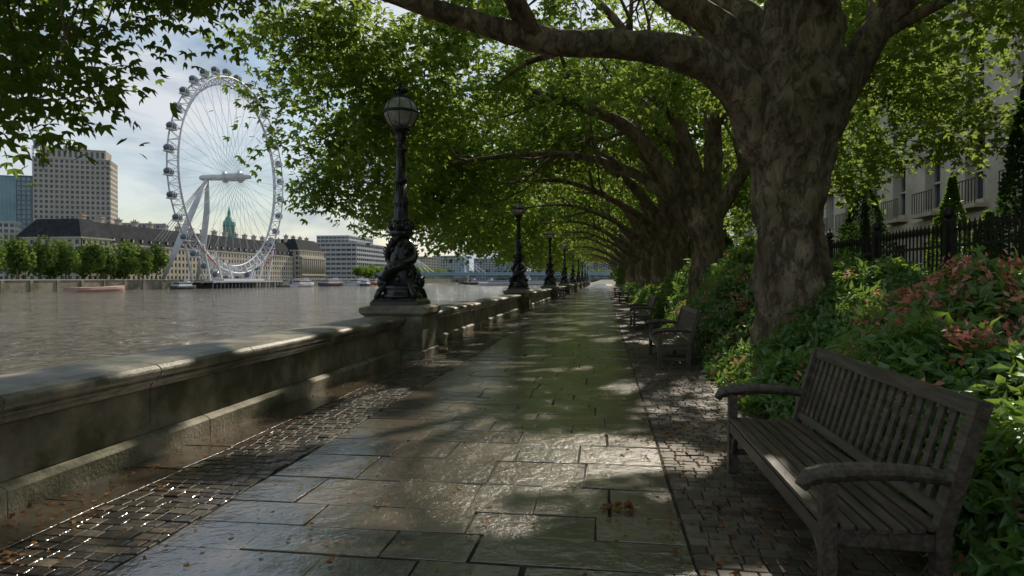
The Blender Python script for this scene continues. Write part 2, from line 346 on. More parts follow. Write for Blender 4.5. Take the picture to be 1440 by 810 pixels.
# ---------------------------------------------------------------- lamp posts
def lampmeshes():
    g=MB()
    g.box(-.66,.66,-.6,.6,-.1,.16,M_granite); g.box(-.60,.60,-.54,.54,.16,.84,M_granite)
    g.frustum(0,0,.84,.90,.61,.55,.68,.62,M_granite); g.box(-.69,.69,-.63,.63,.902,1.02,M_granite); g.frustum(0,0,1.02,1.06,.68,.62,.60,.54,M_granite)
    q=MB(); Z=1.06
    q.frustum(0,0,Z,Z+.07,.50,.50,.50,.50,M_iron); q.frustum(0,0,Z+.07,Z+.14,.49,.49,.43,.43,M_iron)
    q.lathe([(.45,.14),(.45,.2),(.40,.24),(.38,.33),(.40,.36),(.36,.40),(.30,.46),(.27,.6),(.24,.9),(.20,1.2),(.17,1.42)],(0,0,Z),M_iron,32,True,.03,8)
    q.lathe([(.16,1.40),(.22,1.43),(.25,1.5),(.21,1.55),(.165,1.60),(.15,1.7),(.175,1.74),(.175,1.78),(.145,1.82),(.135,2.05),(.155,2.1),(.155,2.14),(.13,2.2),(.115,2.55)],(0,0,Z),M_iron,32,True,.06,8)
    q.lathe([(.115,2.5),(.14,2.56),(.14,2.6),(.105,2.66),(.09,3.15),(.12,3.2),(.12,3.24),(.085,3.3),(.085,3.4),(.13,3.47),(.10,3.53),(.16,3.58),(.20,3.63),(.21,3.66)],(0,0,Z),M_iron,24)
    for i in range(8):
        a=2*math.pi*i/8; c,s=math.cos(a),math.sin(a)
        q.tube([(.17*c,.17*s,Z+1.5),(.25*c,.25*s,Z+1.62),(.26*c,.26*s,Z+1.72),(.31*c,.31*s,Z+1.70)],[.05,.045,.03,.008],M_iron,6)
    for i in range(4):
        a=math.pi/4+i*math.pi/2; c,s=math.cos(a),math.sin(a)
        q.tube([(.56*c,.56*s,Z+.13),(.50*c,.50*s,Z+.28),(.40*c,.40*s,Z+.36),(.34*c,.34*s,Z+.46),(.38*c,.38*s,Z+.52)],[.07,.07,.06,.05,.02],M_iron,8)
    for k in range(2):
        th0=k*math.pi+.5; pts=[];rad=[]
        for j in range(22):
            t=j/21; th=th0+t*math.pi*1.5
            rr=.28*(1-t)**.8*.75+.155; z=Z+.50+t*1.0+(.10*math.sin(t*9))*(1-t)
            pts.append((rr*math.cos(th),rr*math.sin(th),z))
            rad.append((.09+.28*t if t<.12 else .12*(1-t)**.75+.028))
        q.tube(pts,rad,M_iron,12,.10,9)
        h=pts[0]; c,s=math.cos(th0),math.sin(th0)
        q.ell((h[0]+.02*c,h[1]+.02*s,h[2]-.03),(.12,.12,.12),M_iron,12,8)
        q.tube([(h[0],h[1],h[2]),(h[0]+.06*c,h[1]+.06*s,h[2]-.08),(h[0]+.11*c,h[1]+.11*s,h[2]-.12)],[.09,.065,.035],M_iron,8)
        for e in (-1,1): q.ell((h[0]+.10*c-e*.08*s,h[1]+.10*s+e*.08*c,h[2]+.06),(.03,.03,.03),M_iron,8,6)
        for j in range(3,18):
            p=Vector(pts[j]); o=Vector((p.x,p.y,0)).normalized()
            q.tube([p+o*rad[j]*.6,p+o*(rad[j]+.035)+Vector((0,0,.04))],[.04,.008],M_iron,5)
        e=Vector(pts[-1]); o=Vector((e.x,e.y,0)).normalized(); sd=Vector((-o.y,o.x,0))
        for a in (-1,1): q.tube([e,e+o*.08+sd*a*.1+Vector((0,0,.1)),e+o*.14+sd*a*.16+Vector((0,0,.16))],[.05,.06,.01],M_iron,6)
    for j in range(26):
        a=j*2.399; z=.46+.9*(j/26); r_=.30-.12*(j/26)
        q.ell((r_*math.cos(a),r_*math.sin(a),Z+z),(.055,.055,.08),M_iron,8,6)
    gz=Z+3.99; gr=.345
    for i in range(4):
        a=math.pi*i/4+.2; pts=[]
        for j in range(33):
            ph=2*math.pi*j/32; pts.append(((gr+.006)*math.cos(ph)*math.cos(a),(gr+.006)*math.cos(ph)*math.sin(a),gz+(gr+.006)*math.sin(ph)))
        q.tube(pts,[.007]*33,M_iron,5)
    q.lathe([(gr+.004,-.03),(gr+.022,-.025),(gr+.022,.025),(gr+.004,.03),(gr-.01,.03),(gr-.01,-.03)],(0,0,gz),M_iron,40)
    q.lathe([(.19,.28),(.21,.29),(.17,.33),(.10,.36),(.09,.40),(.13,.42),(.12,.46),(.06,.5),(.03,.53),(.045,.56),(.03,.6),(.004,.66)],(0,0,gz),M_iron,20)
    for i in range(8):
        a=2*math.pi*i/8; c,s=math.cos(a),math.sin(a)
        q.tube([(.12*c,.12*s,gz+.42),(.15*c,.15*s,gz+.47),(.13*c,.13*s,gz+.53)],[.018,.018,.005],M_iron,5)
    l=MB(); l.ell((0,0,gz),(gr,gr,gr),M_globe,40,24)
    return g.mesh('pedestal'),q.mesh('post'),l.mesh('globe')
def globemat():
    m,nt,out=newmat('lantern_glass')
    tr=N(nt,'ShaderNodeBsdfTransparent'); tr.inputs[0].default_value=(.96,.97,.97,1)
    d=N(nt,'ShaderNodeBsdfDiffuse'); d.inputs[0].default_value=(.88,.90,.89,1)
    tl=N(nt,'ShaderNodeBsdfTranslucent'); tl.inputs[0].default_value=(.95,.95,.94,1)
    a=N(nt,'ShaderNodeMixShader'); a.inputs[0].default_value=.5; nt.links.new(d.outputs[0],a.inputs[1]); nt.links.new(tl.outputs[0],a.inputs[2])
    x=N(nt,'ShaderNodeMixShader'); x.inputs[0].default_value=.75; nt.links.new(tr.outputs[0],x.inputs[1]); nt.links.new(a.outputs[0],x.inputs[2])
    g=N(nt,'ShaderNodeBsdfGlossy'); g.inputs['Roughness'].default_value=.04
    fr=N(nt,'ShaderNodeFresnel'); fr.inputs[0].default_value=1.7
    y=N(nt,'ShaderNodeMixShader'); nt.links.new(fr.outputs[0],y.inputs[0]); nt.links.new(x.outputs[0],y.inputs[1]); nt.links.new(g.outputs[0],y.inputs[2])
    nt.links.new(y.outputs[0],out.inputs[0]); return m
M_globe=globemat()
mg,mq,ml=lampmeshes()
for i in range(9):
    e=empty('street_lamp',(-4.2,13.8+19.7*i,0))
    p=np_obj('pedestal',mg,e); bv=p.modifiers.new('b','BEVEL'); bv.width=.012; bv.segments=2
    np_obj('post',mq,e); np_obj('globe',ml,e)
# ---------------------------------------------------------------- benches
def benchmesh(L=2.45):
    b=MB(); W=M_wood
    for y in (.04,L-.04,L/2):
        if y!=L/2:
            b.box(-.005,.065,y-.035,y+.035,0,.64,W)
            b.beam((.52,y,0),(.53,y,.44),.07,.075,W,(0,1,0)); b.beam((.53,y,.42),(.70,y,1.02),.07,.065,W,(0,1,0))
            b.beam((.065,y,.17),(.50,y,.17),.035,.05,W)
            b.tube([(.60,y,.665),(.40,y,.69),(.18,y,.69),(.02,y,.675),(-.06,y,.655),(-.085,y,.625),(-.06,y,.60)],[.035,.04,.045,.048,.045,.035,.02],W,10,.04,5,step=.05)
        b.beam((.03,y,.385),(.53,y,.37),.045,.08,W)
    for y,s in ((.04,1),(L-.04,-1)):
        b.tube([(.03,y+s*.04,.16),(.03,y+s*.09,.27),(.03,y+s*.2,.345)],[.022,.022,.022],W,6,step=.04)
    n=7
    for i in range(n):
        x=.0+i*.077; z=.445-.022*math.sin(math.pi*i/(n-1))
        b.box(x,x+.062,.0,L,z-.012,z+.012,W)
    b.box(.0,.03,.076,L-.076,.34,.42,W); b.box(.50,.53,.076,L-.076,.33,.41,W)
    b.beam((.553,.07,.50),(.553,L-.07,.50),.045,.06,W,(.27,0,1))
    b.beam((.697,.0,.995),(.697,L,.995),.05,.085,W,(.27,0,1))
    k=20
    for i in range(k):
        y=.12+(L-.24)*i/(k-1)
        b.beam((.558,y,.52),(.688,y,.965),.058,.018,W,(-1,0,.28))
    return b.mesh('bench')
bm=benchmesh(2.5)
def bench(x,y,flip=False,rz=0,sc=1):
    o=np_obj('park_bench',bm,None,(x,y,.004)); o.rotation_euler=(0,0,math.pi if flip else rz)
    o.scale=(sc,1,1)
    bv=o.modifiers.new('b','BEVEL'); bv.width=.006; bv.segments=2; bv.limit_method='ANGLE'; return o
bench(1.02,3.35); bench(.95,12.3); bench(.90,21.6); bench(.95,44); bench(.95,62)
bench(-3.2,57,True); bench(-3.2,80,True)
# ---------------------------------------------------------------- leaves
LOBED=(np.array([(0,0,0),(-.18,.42,.05),(0,1,-.10),(.18,.42,.05),(-.5,.12,-.04),(-.58,.62,-.12),(.5,.12,-.04),(.58,.62,-.12)],float),np.array([(0,3,2,1),(0,1,5,4),(0,6,7,3)]))
KITE=(np.array([(0,0,0),(-.42,.45,.06),(0,1,-.1),(.42,.45,.06)],float),np.array([(0,3,2,1)]))
LANCE=(np.array([(0,0,0),(0,.5,-.03),(0,1,-.18),(-.19,.45,.05),(.19,.45,.05)],float),np.array([(0,1,2,3),(0,4,2,1)]))
def leaves(name,pos,tip,nrm,size,tpl,mat,rnd=None,parent=None,width=1.0,loc=(0,0,0),obj=True):
    tv,tf=tpl; y=nrmz(tip); x=np.cross(y,nrm); x=nrmz(x)*width; z=nrmz(np.cross(x,y))
    V=pos[:,None]+size[:,None,None]*(tv[None,:,0,None]*x[:,None]+tv[None,:,1,None]*y[:,None]+tv[None,:,2,None]*z[:,None])
    n=len(pos); F=(tf[None]+(np.arange(n)*len(tv))[:,None,None]).reshape(-1,4)
    if rnd is None: rnd=np.clip(rng.random(n)*.6+1.3*(vn(pos,.7,3)-.5)+.2,0,1)
    me=np_mesh(name,V,F,mat,np.repeat(rnd,len(tv)))
    return np_obj(name,me,parent,loc) if obj else me
def sprays(C,k,sig=(.34,.34,.24),gap=.60,gapscale=.75,org=(0,0)):
    n=len(C); off=rng.normal(0,1,(n*k,3))*np.array(sig); pos=np.repeat(C,k,0)+off
    pos[:,2]-=.25*(off[:,0]**2+off[:,1]**2)
    tip=off*np.array([1,1,.4])+rng.normal(0,.25,(n*k,3))+np.array([0,0,-.22])
    nrm=np.array([0,0,1.0])+rng.normal(0,.5,(n*k,3))
    px=pos[:,0]+org[0]-pos[:,2]*SUN.x/SUN.z; py=pos[:,1]+org[1]-pos[:,2]*SUN.y/SUN.z
    q=np.stack([px,py,np.zeros(len(px))],1)
    g=.5*vn(q,gapscale,3.3)+.5*vn(q,gapscale*2.2,9.1)
    keep=g<gap+rng.normal(0,.012,len(g))
    return pos[keep],tip[keep],nrm[keep]
def canopy(x0,x1,y0,y1,n,zmin,ztop,clump=.42,cs=.45,off=0):
    P=np.stack([rng.uniform(x0,x1,n*3),rng.uniform(y0,y1,n*3),np.zeros(n*3)],1)
    lo=zmin(P[:,0],P[:,1])+1.4*(vn(P,.55,off+1)-.5); hi=ztop(P[:,0],P[:,1])
    P[:,2]=lo+(hi-lo)*rng.random(len(P))**1.25
    k=vn(P,cs,off+7)*.6+vn(P,cs*2.3,off+2)*.4
    ex=((P[:,0]-(x0+x1)/2)/((x1-x0)/2))**4+((P[:,1]-(y0+y1)/2)/((y1-y0)/2))**4
    P=P[(k>clump)&(hi>lo)&(ex<1.15)]
    return P[:n]
# ---------------------------------------------------------------- trees
def twigs(b,path,r0,n,lmin,lmax,up=.35,start=.3,depth=1,rr=R):
    for _ in range(n):
        i=int(len(path)*(start+(1-start)*rr.random())); i=min(max(i,1),len(path)-2)
        p=path[i]; t=(path[i+1]-path[i-1]).normalized(); q=Vector((rr.gauss(0,1),rr.gauss(0,1),rr.gauss(0,.6))); q=(q-t*q.dot(t)).normalized()
        L=rr.uniform(lmin,lmax); d=(t*.7+q*.8+Vector((0,0,up))).normalized()
        pts=[p]; c=p.copy()
        for j in range(4):
            c=c+d*L/4; d=(d+Vector((rr.gauss(0,.22),rr.gauss(0,.22),rr.gauss(-.02,.18)))).normalized(); pts.append(c.copy())
        r=r0*(1-.55*i/len(path))*.42
        pp=b.tube(pts,[r,r*.75,r*.55,r*.35,r*.15],M_bark,6,step=.35)
        if depth: twigs(b,pp,r,3,lmin*.5,lmax*.55,up,.3,depth-1,rr)
def trunkmesh(name,stems,limbs,rr):
    b=MB()
    for pts,rad,n,dsp in stems: b.tube(pts,rad,M_bark,n,dsp,1.6,step=.08)
    for pts,rad in limbs:
        path=b.tube(pts,rad,M_bark,16,.18,2.4,step=.14)
        twigs(b,path,rad[0],9,1.2,2.8,.35,.3,1,rr)
    return b.mesh(name)
def gen_limbs(s,rr):
    J=lambda a:rr.uniform(-a,a)
    L=[([(-.1,0,3.0),(-.9,.1+J(.2),4.3),(-1.9,.2,5.5),(-3.4,J(.6),6.4),(-6,-.3,7.1),(-8.6,-.5,6.4)],[.30,.24,.19,.15,.09,.03]),
       ([(0,0,3.3),(-.6,-.5,4.9),(-1.6,-1.3+J(.4),6.8),(-3,-2.5,8.6),(-4.6,-3.5,10)],[.26,.2,.16,.10,.03]),
       ([(.05,0,3.2),(.1,.2,5.8),(-.3,.5,8.6),(-.2,.5,10.4)],[.30,.22,.13,.03]),
       ([(.1,0,3.1),(.9,.3,4.6),(2.1,.7+J(.4),6.3),(4.5,1,7.6)],[.22,.17,.12,.03]),
       ([(0,.1,3.4),(-.7,.9,5.2),(-1.8,2.2+J(.4),7),(-3.5,3.6,8.3)],[.22,.17,.12,.03]),
       ([(-.2,0,2.7),(-1.2,-.5,3.8),(-2.6,-1+J(.5),4.7),(-4.6,-1.4,5.4),(-7.2,-1.6,5.3)],[.2,.15,.11,.08,.02])]
    return [([(x*s,y*s,z) for x,y,z in p],r) for p,r in L]
zm=lambda x,y: np.interp(x,[-11,-10,-8.5,-6.5,-3,0,3,6],[3.7,3.4,4.5,5.9,6.2,6.0,5.2,4.6])
zt=lambda x,y: np.interp(x,[-11,-8,-4,0,4,7],[6.0,8.4,10.4,10.6,9,7])-.03*y*y
variants=[]
for v in range(2):
    rr=random.Random(20+v)
    tm=trunkmesh('trunk',[([(0,0,-.2),(0,0,.25),(-.02,.02,1.2),(0,0,2.3),(-.05,0,3.1),(0,.05,3.8)],[.75,.52,.44,.42,.45,.28],28,.14)],gen_limbs(1,rr),rr)
    C=canopy(-10.4,6.5,-5.2,5.2,980,zm,zt,.46,.5,off=v*5.3)
    C2=canopy(-10.8,-8.1,-5.2,5.2,170,lambda x,y:np.full_like(x,3.2),lambda x,y:np.full_like(x,7.2),.45,.6,off=v*3+1)
    pos,tip,nrm=sprays(np.concatenate([C,C2]),28,gap=.545,org=(2.9,28.0+v*9))
    cm=leaves('crown',pos,tip,nrm,rng.uniform(.18,.26,len(pos)),KITE,M_leaf,obj=False)
    variants.append((tm,cm))
def plant_generic(y,v,dx=0,sc=1,fy=1):
    e=empty('plane_tree',(2.9+dx,y,0)); tm,cm=variants[v]
    t=np_obj('trunk',tm,e); c=np_obj('crown',cm,e)
    e.scale=(1,fy,sc); return e
for i,y in enumerate([28,37,46.5,56,66,77,88,100,113,127,142,158]):
    plant_generic(y,i%2,0 if i<2 else R.uniform(-.25,.3),1 if i<2 else R.uniform(.92,1.04),1)
rr=random.Random(77); e=empty('plane_tree',(0,0,0))
bx,by=2.95,20.2
L2=[([(bx-.1,by,3.0),(bx-.9,by,4.2),(1.0,20.3,5.7),(-.4,20.0,6.5),(-3.1,19.8,7.2),(-5.6,19.4,6.8)],[.33,.27,.21,.16,.1,.03]),
    ([(bx,by,3.2),(2.5,19.8,4.8),(1.6,19.0,6.6),(.2,17.8,8.3),(-1.6,16.8,9.6)],[.28,.22,.17,.11,.03]),
    ([(bx,by,3.2),(3.1,20.3,5.8),(2.7,20.6,8.8),(2.7,20.8,10.6)],[.32,.24,.14,.03]),
    ([(bx,by,3.0),(3.8,20.1,4.5),(5.0,20.3,6.2),(7.2,20.6,7.6)],[.26,.2,.13,.03]),
    ([(bx-.2,by,2.7),(1.9,20.4,3.9),(.6,20.9,4.9),(-1.4,21.4,5.5),(-4.2,21.6,5.4),(-6.6,21.6,4.9)],[.24,.19,.14,.1,.07,.02]),
    ([(bx,by,3.4),(2.3,21.1,5.2),(1.2,22.2,7.2),(-.6,23.4,8.6)],[.24,.18,.12,.03])]
tm=trunkmesh('trunk',[([(bx,by,-.2),(bx,by,.25),(bx-.03,by,1.3),(bx,by,2.4),(bx-.05,by,3.1),(bx,by,3.9)],[.85,.58,.48,.46,.5,.3],32,.16)],L2,rr); np_obj('trunk',tm,e)
W=lambda f:(lambda x,y:f(x-2.95,y*0))
C=canopy(-7.6,9.5,14.6,25.4,1350,W(zm),lambda x,y:zt(x-2.95,y-20),.43,.5,off=2.2)
C2=canopy(-7.9,-5.2,15.0,25.4,230,lambda x,y:np.full_like(x,3.6),lambda x,y:np.full_like(x,7.4),.42,.6,off=4)
pos,tip,nrm=sprays(np.concatenate([C,C2]),34,gap=.545)
leaves('crown',pos,tip,nrm,rng.uniform(.14,.20,len(pos)),LOBED,M_leaf,parent=e)
rr=random.Random(5); e=empty('plane_tree',(0,0,0))
stem=([(2.95,11.1,-.2),(2.95,11.1,.3),(2.90,11.1,1.3),(2.86,11.1,2.3),(2.84,11.1,3.2),(2.88,11.12,4.1),(3.0,11.15,5.2),(3.12,11.2,6.4),(3.1,11.25,8.2),(3.0,11.3,10.5)],
      [.95,.66,.54,.50,.54,.74,.60,.48,.28,.06],72,.24)
L1=[([(2.55,11.08,3.5),(2.15,10.85,4.35),(1.48,10.5,4.83),(.51,10.06,4.95),(-.79,9.58,4.92),(-1.84,9.24,5.14),(-2.75,8.9,5.36),(-4.4,8.5,5.8),(-6.2,8.2,6.3)],[.42,.37,.28,.22,.17,.14,.11,.07,.02]),
    ([(2.6,11.15,4.6),(1.9,11.25,5.5),(.7,11.4,6.4),(-1.2,11.9,7.5),(-3.8,12.5,8.3),(-5.8,13,7.6)],[.36,.27,.2,.14,.09,.03]),
    ([(3.2,11.15,3.9),(3.75,11.2,4.75),(4.2,11.25,5.5),(4.9,11.3,6.1),(6.6,11.5,7.2)],[.36,.28,.21,.16,.05]),
    ([(2.9,11.2,5),(2.2,12.2,6.3),(1.1,13.8,7.6),(-.4,15.3,8.6)],[.27,.2,.13,.03]),
    ([(3.1,11.0,5.2),(3.0,9.8,6.6),(2.4,8.0,7.9),(1.6,6.2,8.8)],[.27,.2,.13,.03])]
tm=trunkmesh('trunk',[stem],L1,rr); np_obj('trunk',tm,e)
def zm1(x,y):
    z=np.interp(x,[-8,-7,-5.5,-3.5,0,3,5,7,9.5],[4.4,4.4,5.2,6.2,6.4,6.3,5.6,5.0,4.6])
    return z+np.where(x<-3.8,np.clip((14.2-y)/1.5,0,1)*1.7,0)
C=canopy(-7.0,9.8,6.8,16.4,1100,zm1,lambda x,y:zt(x-2.9,y-11.5)+.3,.43,.5,off=6)
Ca=canopy(-7.3,-4.6,12.8,16.4,100,lambda x,y:4.5+np.clip((14.2-y),0,2)*.8,lambda x,y:np.full_like(x,8.0),.38,.6,off=3)
Cb=canopy(-6.4,-2.2,8.9,13.4,140,lambda x,y:6.4+0*x,lambda x,y:np.full_like(x,9.2),.36,.6,off=9)
pos,tip,nrm=sprays(np.concatenate([C,Ca,Cb]),34,gap=.545)
leaves('crown',pos,tip,nrm,rng.uniform(.12,.18,len(pos)),LOBED,M_leaf,parent=e)
rr=random.Random(9); e=empty('plane_tree',(0,0,0))
L0=[([(2.9,1.0,3.4),(1.6,1.8,5.2),(-.4,3.0,6.4),(-2.8,4.4,6.4),(-5.2,6.0,5.8),(-6.4,8.0,6.3),(-6.8,10,7.3)],[.36,.3,.24,.18,.12,.08,.03]),
    ([(2.9,1.0,3.6),(2.6,1.4,7),(2.2,2.5,10.0)],[.36,.24,.05]),([(3,1,3.4),(4.6,1.2,5.6),(6.8,2,7.2)],[.3,.2,.04]),
    ([(2.9,1,3.5),(1.6,-1,6),(-.8,-3,7.6)],[.3,.2,.04])]
b=MB()
st=([(2.95,1.0,-.2),(2.95,1,.3),(2.95,1,1.5),(2.9,1,3.0),(2.9,1,4.0)],[.9,.6,.5,.5,.4],40,.15); b.tube(st[0],st[1],M_bark,40,.15,1.6,step=.12)
for p,r_ in L0:
    path=b.tube(p,r_,M_bark,14,.14,2.2,step=.2); twigs(b,path,r_[0],6,1,2.0,.3,.3,1,rr)
def zm0(x,y): return np.interp(x,[-8,-5,-3,0,3,6,9],[5.6,6.2,6.6,6.9,6.8,6,5.2])
C=canopy(-7.0,9,-5,7.0,520,zm0,lambda x,y:np.full_like(x,9.8),.46,.5,off=12)
def zl(x,y): return np.interp(y,[3,5.5,6.6,7.4,8.2,9.2],[3.15,3.4,3.85,4.55,5.5,6.6])
C3=canopy(-8.2,-4.0,3.2,9.8,400,zl,lambda x,y:zl(x,y)+2.5,.39,.8,off=15)
for c in C3[::4]:
    c=Vector(c); a=c+Vector((R.gauss(.3,.3),R.gauss(-.3,.3),R.uniform(.7,1.3)))
    b.tube([a,(a+c)/2+Vector((.12,.05,.1)),c,c+Vector((R.gauss(0,.1),R.gauss(0,.1),-.25))],[.012,.010,.007,.003],M_bark,5)
b.obj('trunk',e)
pos,tip,nrm=sprays(C,30,gap=.55); leaves('crown',pos,tip,nrm,rng.uniform(.13,.18,len(pos)),LOBED,M_leaf,parent=e)
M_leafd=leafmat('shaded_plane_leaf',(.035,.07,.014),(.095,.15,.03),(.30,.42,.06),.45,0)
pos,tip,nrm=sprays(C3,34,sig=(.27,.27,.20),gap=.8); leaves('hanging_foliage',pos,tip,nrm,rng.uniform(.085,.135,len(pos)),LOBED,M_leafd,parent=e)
# ---------------------------------------------------------------- shrubs
def Hh(x,y):
    p=np.stack([x,y,0*x],1)
    base=np.interp(x,[1.75,2.0,2.5,3.2,4.2,5.1],[.25,.70,.95,1.15,1.35,1.3])
    near=np.exp(-((y-5.0)/3.2)**2)
    base=base+near*np.interp(x,[2,3,4,5],[.1,.18,.15,.12])
    base-=.45*np.exp(-((x-2.4)/.8)**2-((y-9.2)/1.5)**2)
    base+=1.15*np.exp(-((x-3.0)/1.0)**2-((y-15.0)/1.7)**2)+.9*np.exp(-((x-3.2)/1.2)**2-((y-24)/3)**2)+.4*np.exp(-((x-4.3)/1)**2-((y-11.5)/1.6)**2)
    return np.maximum(.12,base+.65*(vn(p,.9,4)-.5)+.35*(vn(p,2.2,8)-.5))
def shrub(name,y0,y1,n,k,smin,smax,flow,thick=.4):
    x=1.72+3.5*rng.random(n)**1.25; y=rng.uniform(y0,y1,n); h=Hh(x,y); eps=.12
    gx=(Hh(x+eps,y)-h)/eps; gy=(Hh(x,y+eps)-h)/eps; nv=nrmz(np.stack([-gx,-gy,np.ones(n)],1))
    C=np.stack([x,y,h],1)-nv*(rng.random(n)**1.6*thick)[:,None]; C[:,2]=np.maximum(C[:,2]+rng.normal(0,.05,n),.05)
    fm=rng.random(n)<flow(x,y,C)
    e=empty(name)
    for sel,mat,nm,kk,sz in ((~fm,M_bush,'leaves',k,1.0),(fm,M_red,'flowers',10,.6)):
        c=C[sel];m=len(c)
        if m==0: continue
        nn=nrmz(nv[sel]+rng.normal(0,.45,(m,3))); a=nrmz(np.cross(nn,rng.normal(0,1,(m,3)))); bb=np.cross(nn,a)
        th=(np.arange(kk)*2*math.pi/kk)[None]+rng.normal(0,.5,(m,kk))
        tip=a[:,None]*np.cos(th)[...,None]+bb[:,None]*np.sin(th)[...,None]+nn[:,None]*rng.uniform(-.4,1.0,(m,kk))[...,None]
        tip=tip.reshape(-1,3); nr=np.repeat(nn,kk,0)+rng.normal(0,.4,(m*kk,3)); pos=np.repeat(c,kk,0)+tip*.015+rng.normal(0,.03,(m*kk,3))+(nn*.06*(nm=='flowers'))[np.repeat(np.arange(m),kk)]
        leaves(nm,pos,tip,nr,rng.uniform(smin,smax,m*kk)*sz,LANCE,mat,rnd=np.clip(np.repeat(rng.random(m),kk)*.6+rng.random(m*kk)*.4,0,1),parent=e,width=1.1)
    return e
def flow_near(x,y,C):
    top=vn(C,1.1,3)
    return np.where((C[:,2]>1.0)&(x>2.5)&(top>.40),.38,np.where((x<2.6)&(top>.52),.13,.02))
shrub('flowering_shrub',1.2,9.5,10500,7,.09,.16,flow_near)
shrub('flowering_shrub',9.5,20,6500,7,.09,.16,lambda x,y,C:np.where((x<2.7)&(vn(C,1.1,3)>.45),.14,.02))
shrub('flowering_shrub',20,75,8000,7,.16,.28,lambda x,y,C:np.full_like(x,.01))
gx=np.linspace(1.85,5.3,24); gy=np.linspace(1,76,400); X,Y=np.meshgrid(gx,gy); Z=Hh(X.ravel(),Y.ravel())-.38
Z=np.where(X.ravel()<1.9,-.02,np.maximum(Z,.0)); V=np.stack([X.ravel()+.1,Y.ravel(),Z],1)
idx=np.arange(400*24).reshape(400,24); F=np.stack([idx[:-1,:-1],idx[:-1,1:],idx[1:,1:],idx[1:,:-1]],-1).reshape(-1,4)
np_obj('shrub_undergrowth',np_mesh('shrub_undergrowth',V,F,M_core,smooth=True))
def evergreen(x,y,r,h,n=5000,pw=.6,mat=M_bushd,s=(.07,.13)):
    z=rng.random(n)*h; prof=np.clip(np.sin(np.clip(z/h,0,1)**pw*math.pi*.93+.2),.05,1)*r
    a=rng.random(n)*2*math.pi; rr_=prof*(.75+.35*rng.random(n)); P=np.stack([x+rr_*np.cos(a),y+rr_*np.sin(a),z],1)
    P[:,:2]+=((vn(P,1.5,2)-.5)*.5)[:,None]
    tip=np.stack([np.cos(a),np.sin(a),.6+0*a],1)+rng.normal(0,.4,(n,3)); e=empty('evergreen_shrub')
    leaves('foliage',P,tip,rng.normal(0,1,(n,3))+np.array([0,0,1]),rng.uniform(*s,n),KITE,mat,parent=e)
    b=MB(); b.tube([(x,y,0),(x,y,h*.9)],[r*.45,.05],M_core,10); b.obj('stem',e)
evergreen(8.8,15.6,.6,6.0,7000); evergreen(9.6,20.5,.6,4.4,5000,mat=M_bush); evergreen(9.6,27,1.1,5.2,7000); evergreen(10.5,31,1.0,4.2,5000,mat=M_bush)
evergreen(9.2,18,.5,3.2,4000,mat=M_bush)
for q in ((6.5,44,2,6),(6,55,2,7),(6,66,2.5,8),(6.5,80,3,9),(5,97,3,9),(5,120,3,9)): evergreen(*q,6000,.5,M_far,(.25,.45))
b=MB(); xf=5.45
y=3.0
while y<42:
    b.box(xf-.011,xf+.011,y-.011,y+.011,.15,2.32,M_rail); b.frustum(xf,y,2.32,2.38,.012,.012,.03,.016,M_rail); b.frustum(xf,y,2.38,2.52,.03,.016,.002,.002,M_rail); y+=.145
for z in (.35,2.12,1.2): b.box(xf-.02,xf+.02,3,42,z-.022,z+.022,M_rail)
y=3.07
while y<42:
    b.box(xf-.06,xf+.06,y-.06,y+.06,0,2.5,M_rail); b.frustum(xf,y,2.5,2.55,.08,.08,.08,.08,M_rail); b.ell((xf,y,2.65),(.08,.08,.1),M_rail); b.frustum(xf,y,2.73,2.85,.02,.02,.003,.003,M_rail); y+=2.9
b.box(xf-.2,xf+.2,2.5,42.5,-.05,.14,M_stone)
b.obj('iron_railing')
n=5200; x=np.concatenate([rng.uniform(.35,2.0,3200),rng.uniform(-4.0,-3.3,1200),rng.uniform(-3.4,.6,800)]); y=2.0+22*rng.random(n)**1.5
mk=(vn(np.stack([x,y,0*x],1),1.1,5)>.42)|(rng.random(n)<.3); x,y=x[mk],y[mk]; n=len(x)
t=rng.normal(0,1,(n,3)); t[:,2]*=.12; nr=np.array([0,0,1.])+rng.normal(0,.22,(n,3))
leaves('fallen_leaves',np.stack([x,y,rng.uniform(.010,.02,n)],1),t,nr,rng.uniform(.02,.05,n),KITE,M_litter)
n=30; a=rng.normal(0,1,(n,3))*np.array([.055,.035,.008]); t=rng.normal(0,1,(n,3)); t[:,2]*=.3
leaves('leaf_pile',np.array([.1,4.75,.02])+np.abs(a)*np.array([0,0,1])+a*np.array([1,1,0]),t,np.array([0,0,1.])+rng.normal(0,.4,(n,3)),rng.uniform(.03,.06,n),LOBED,M_litter)
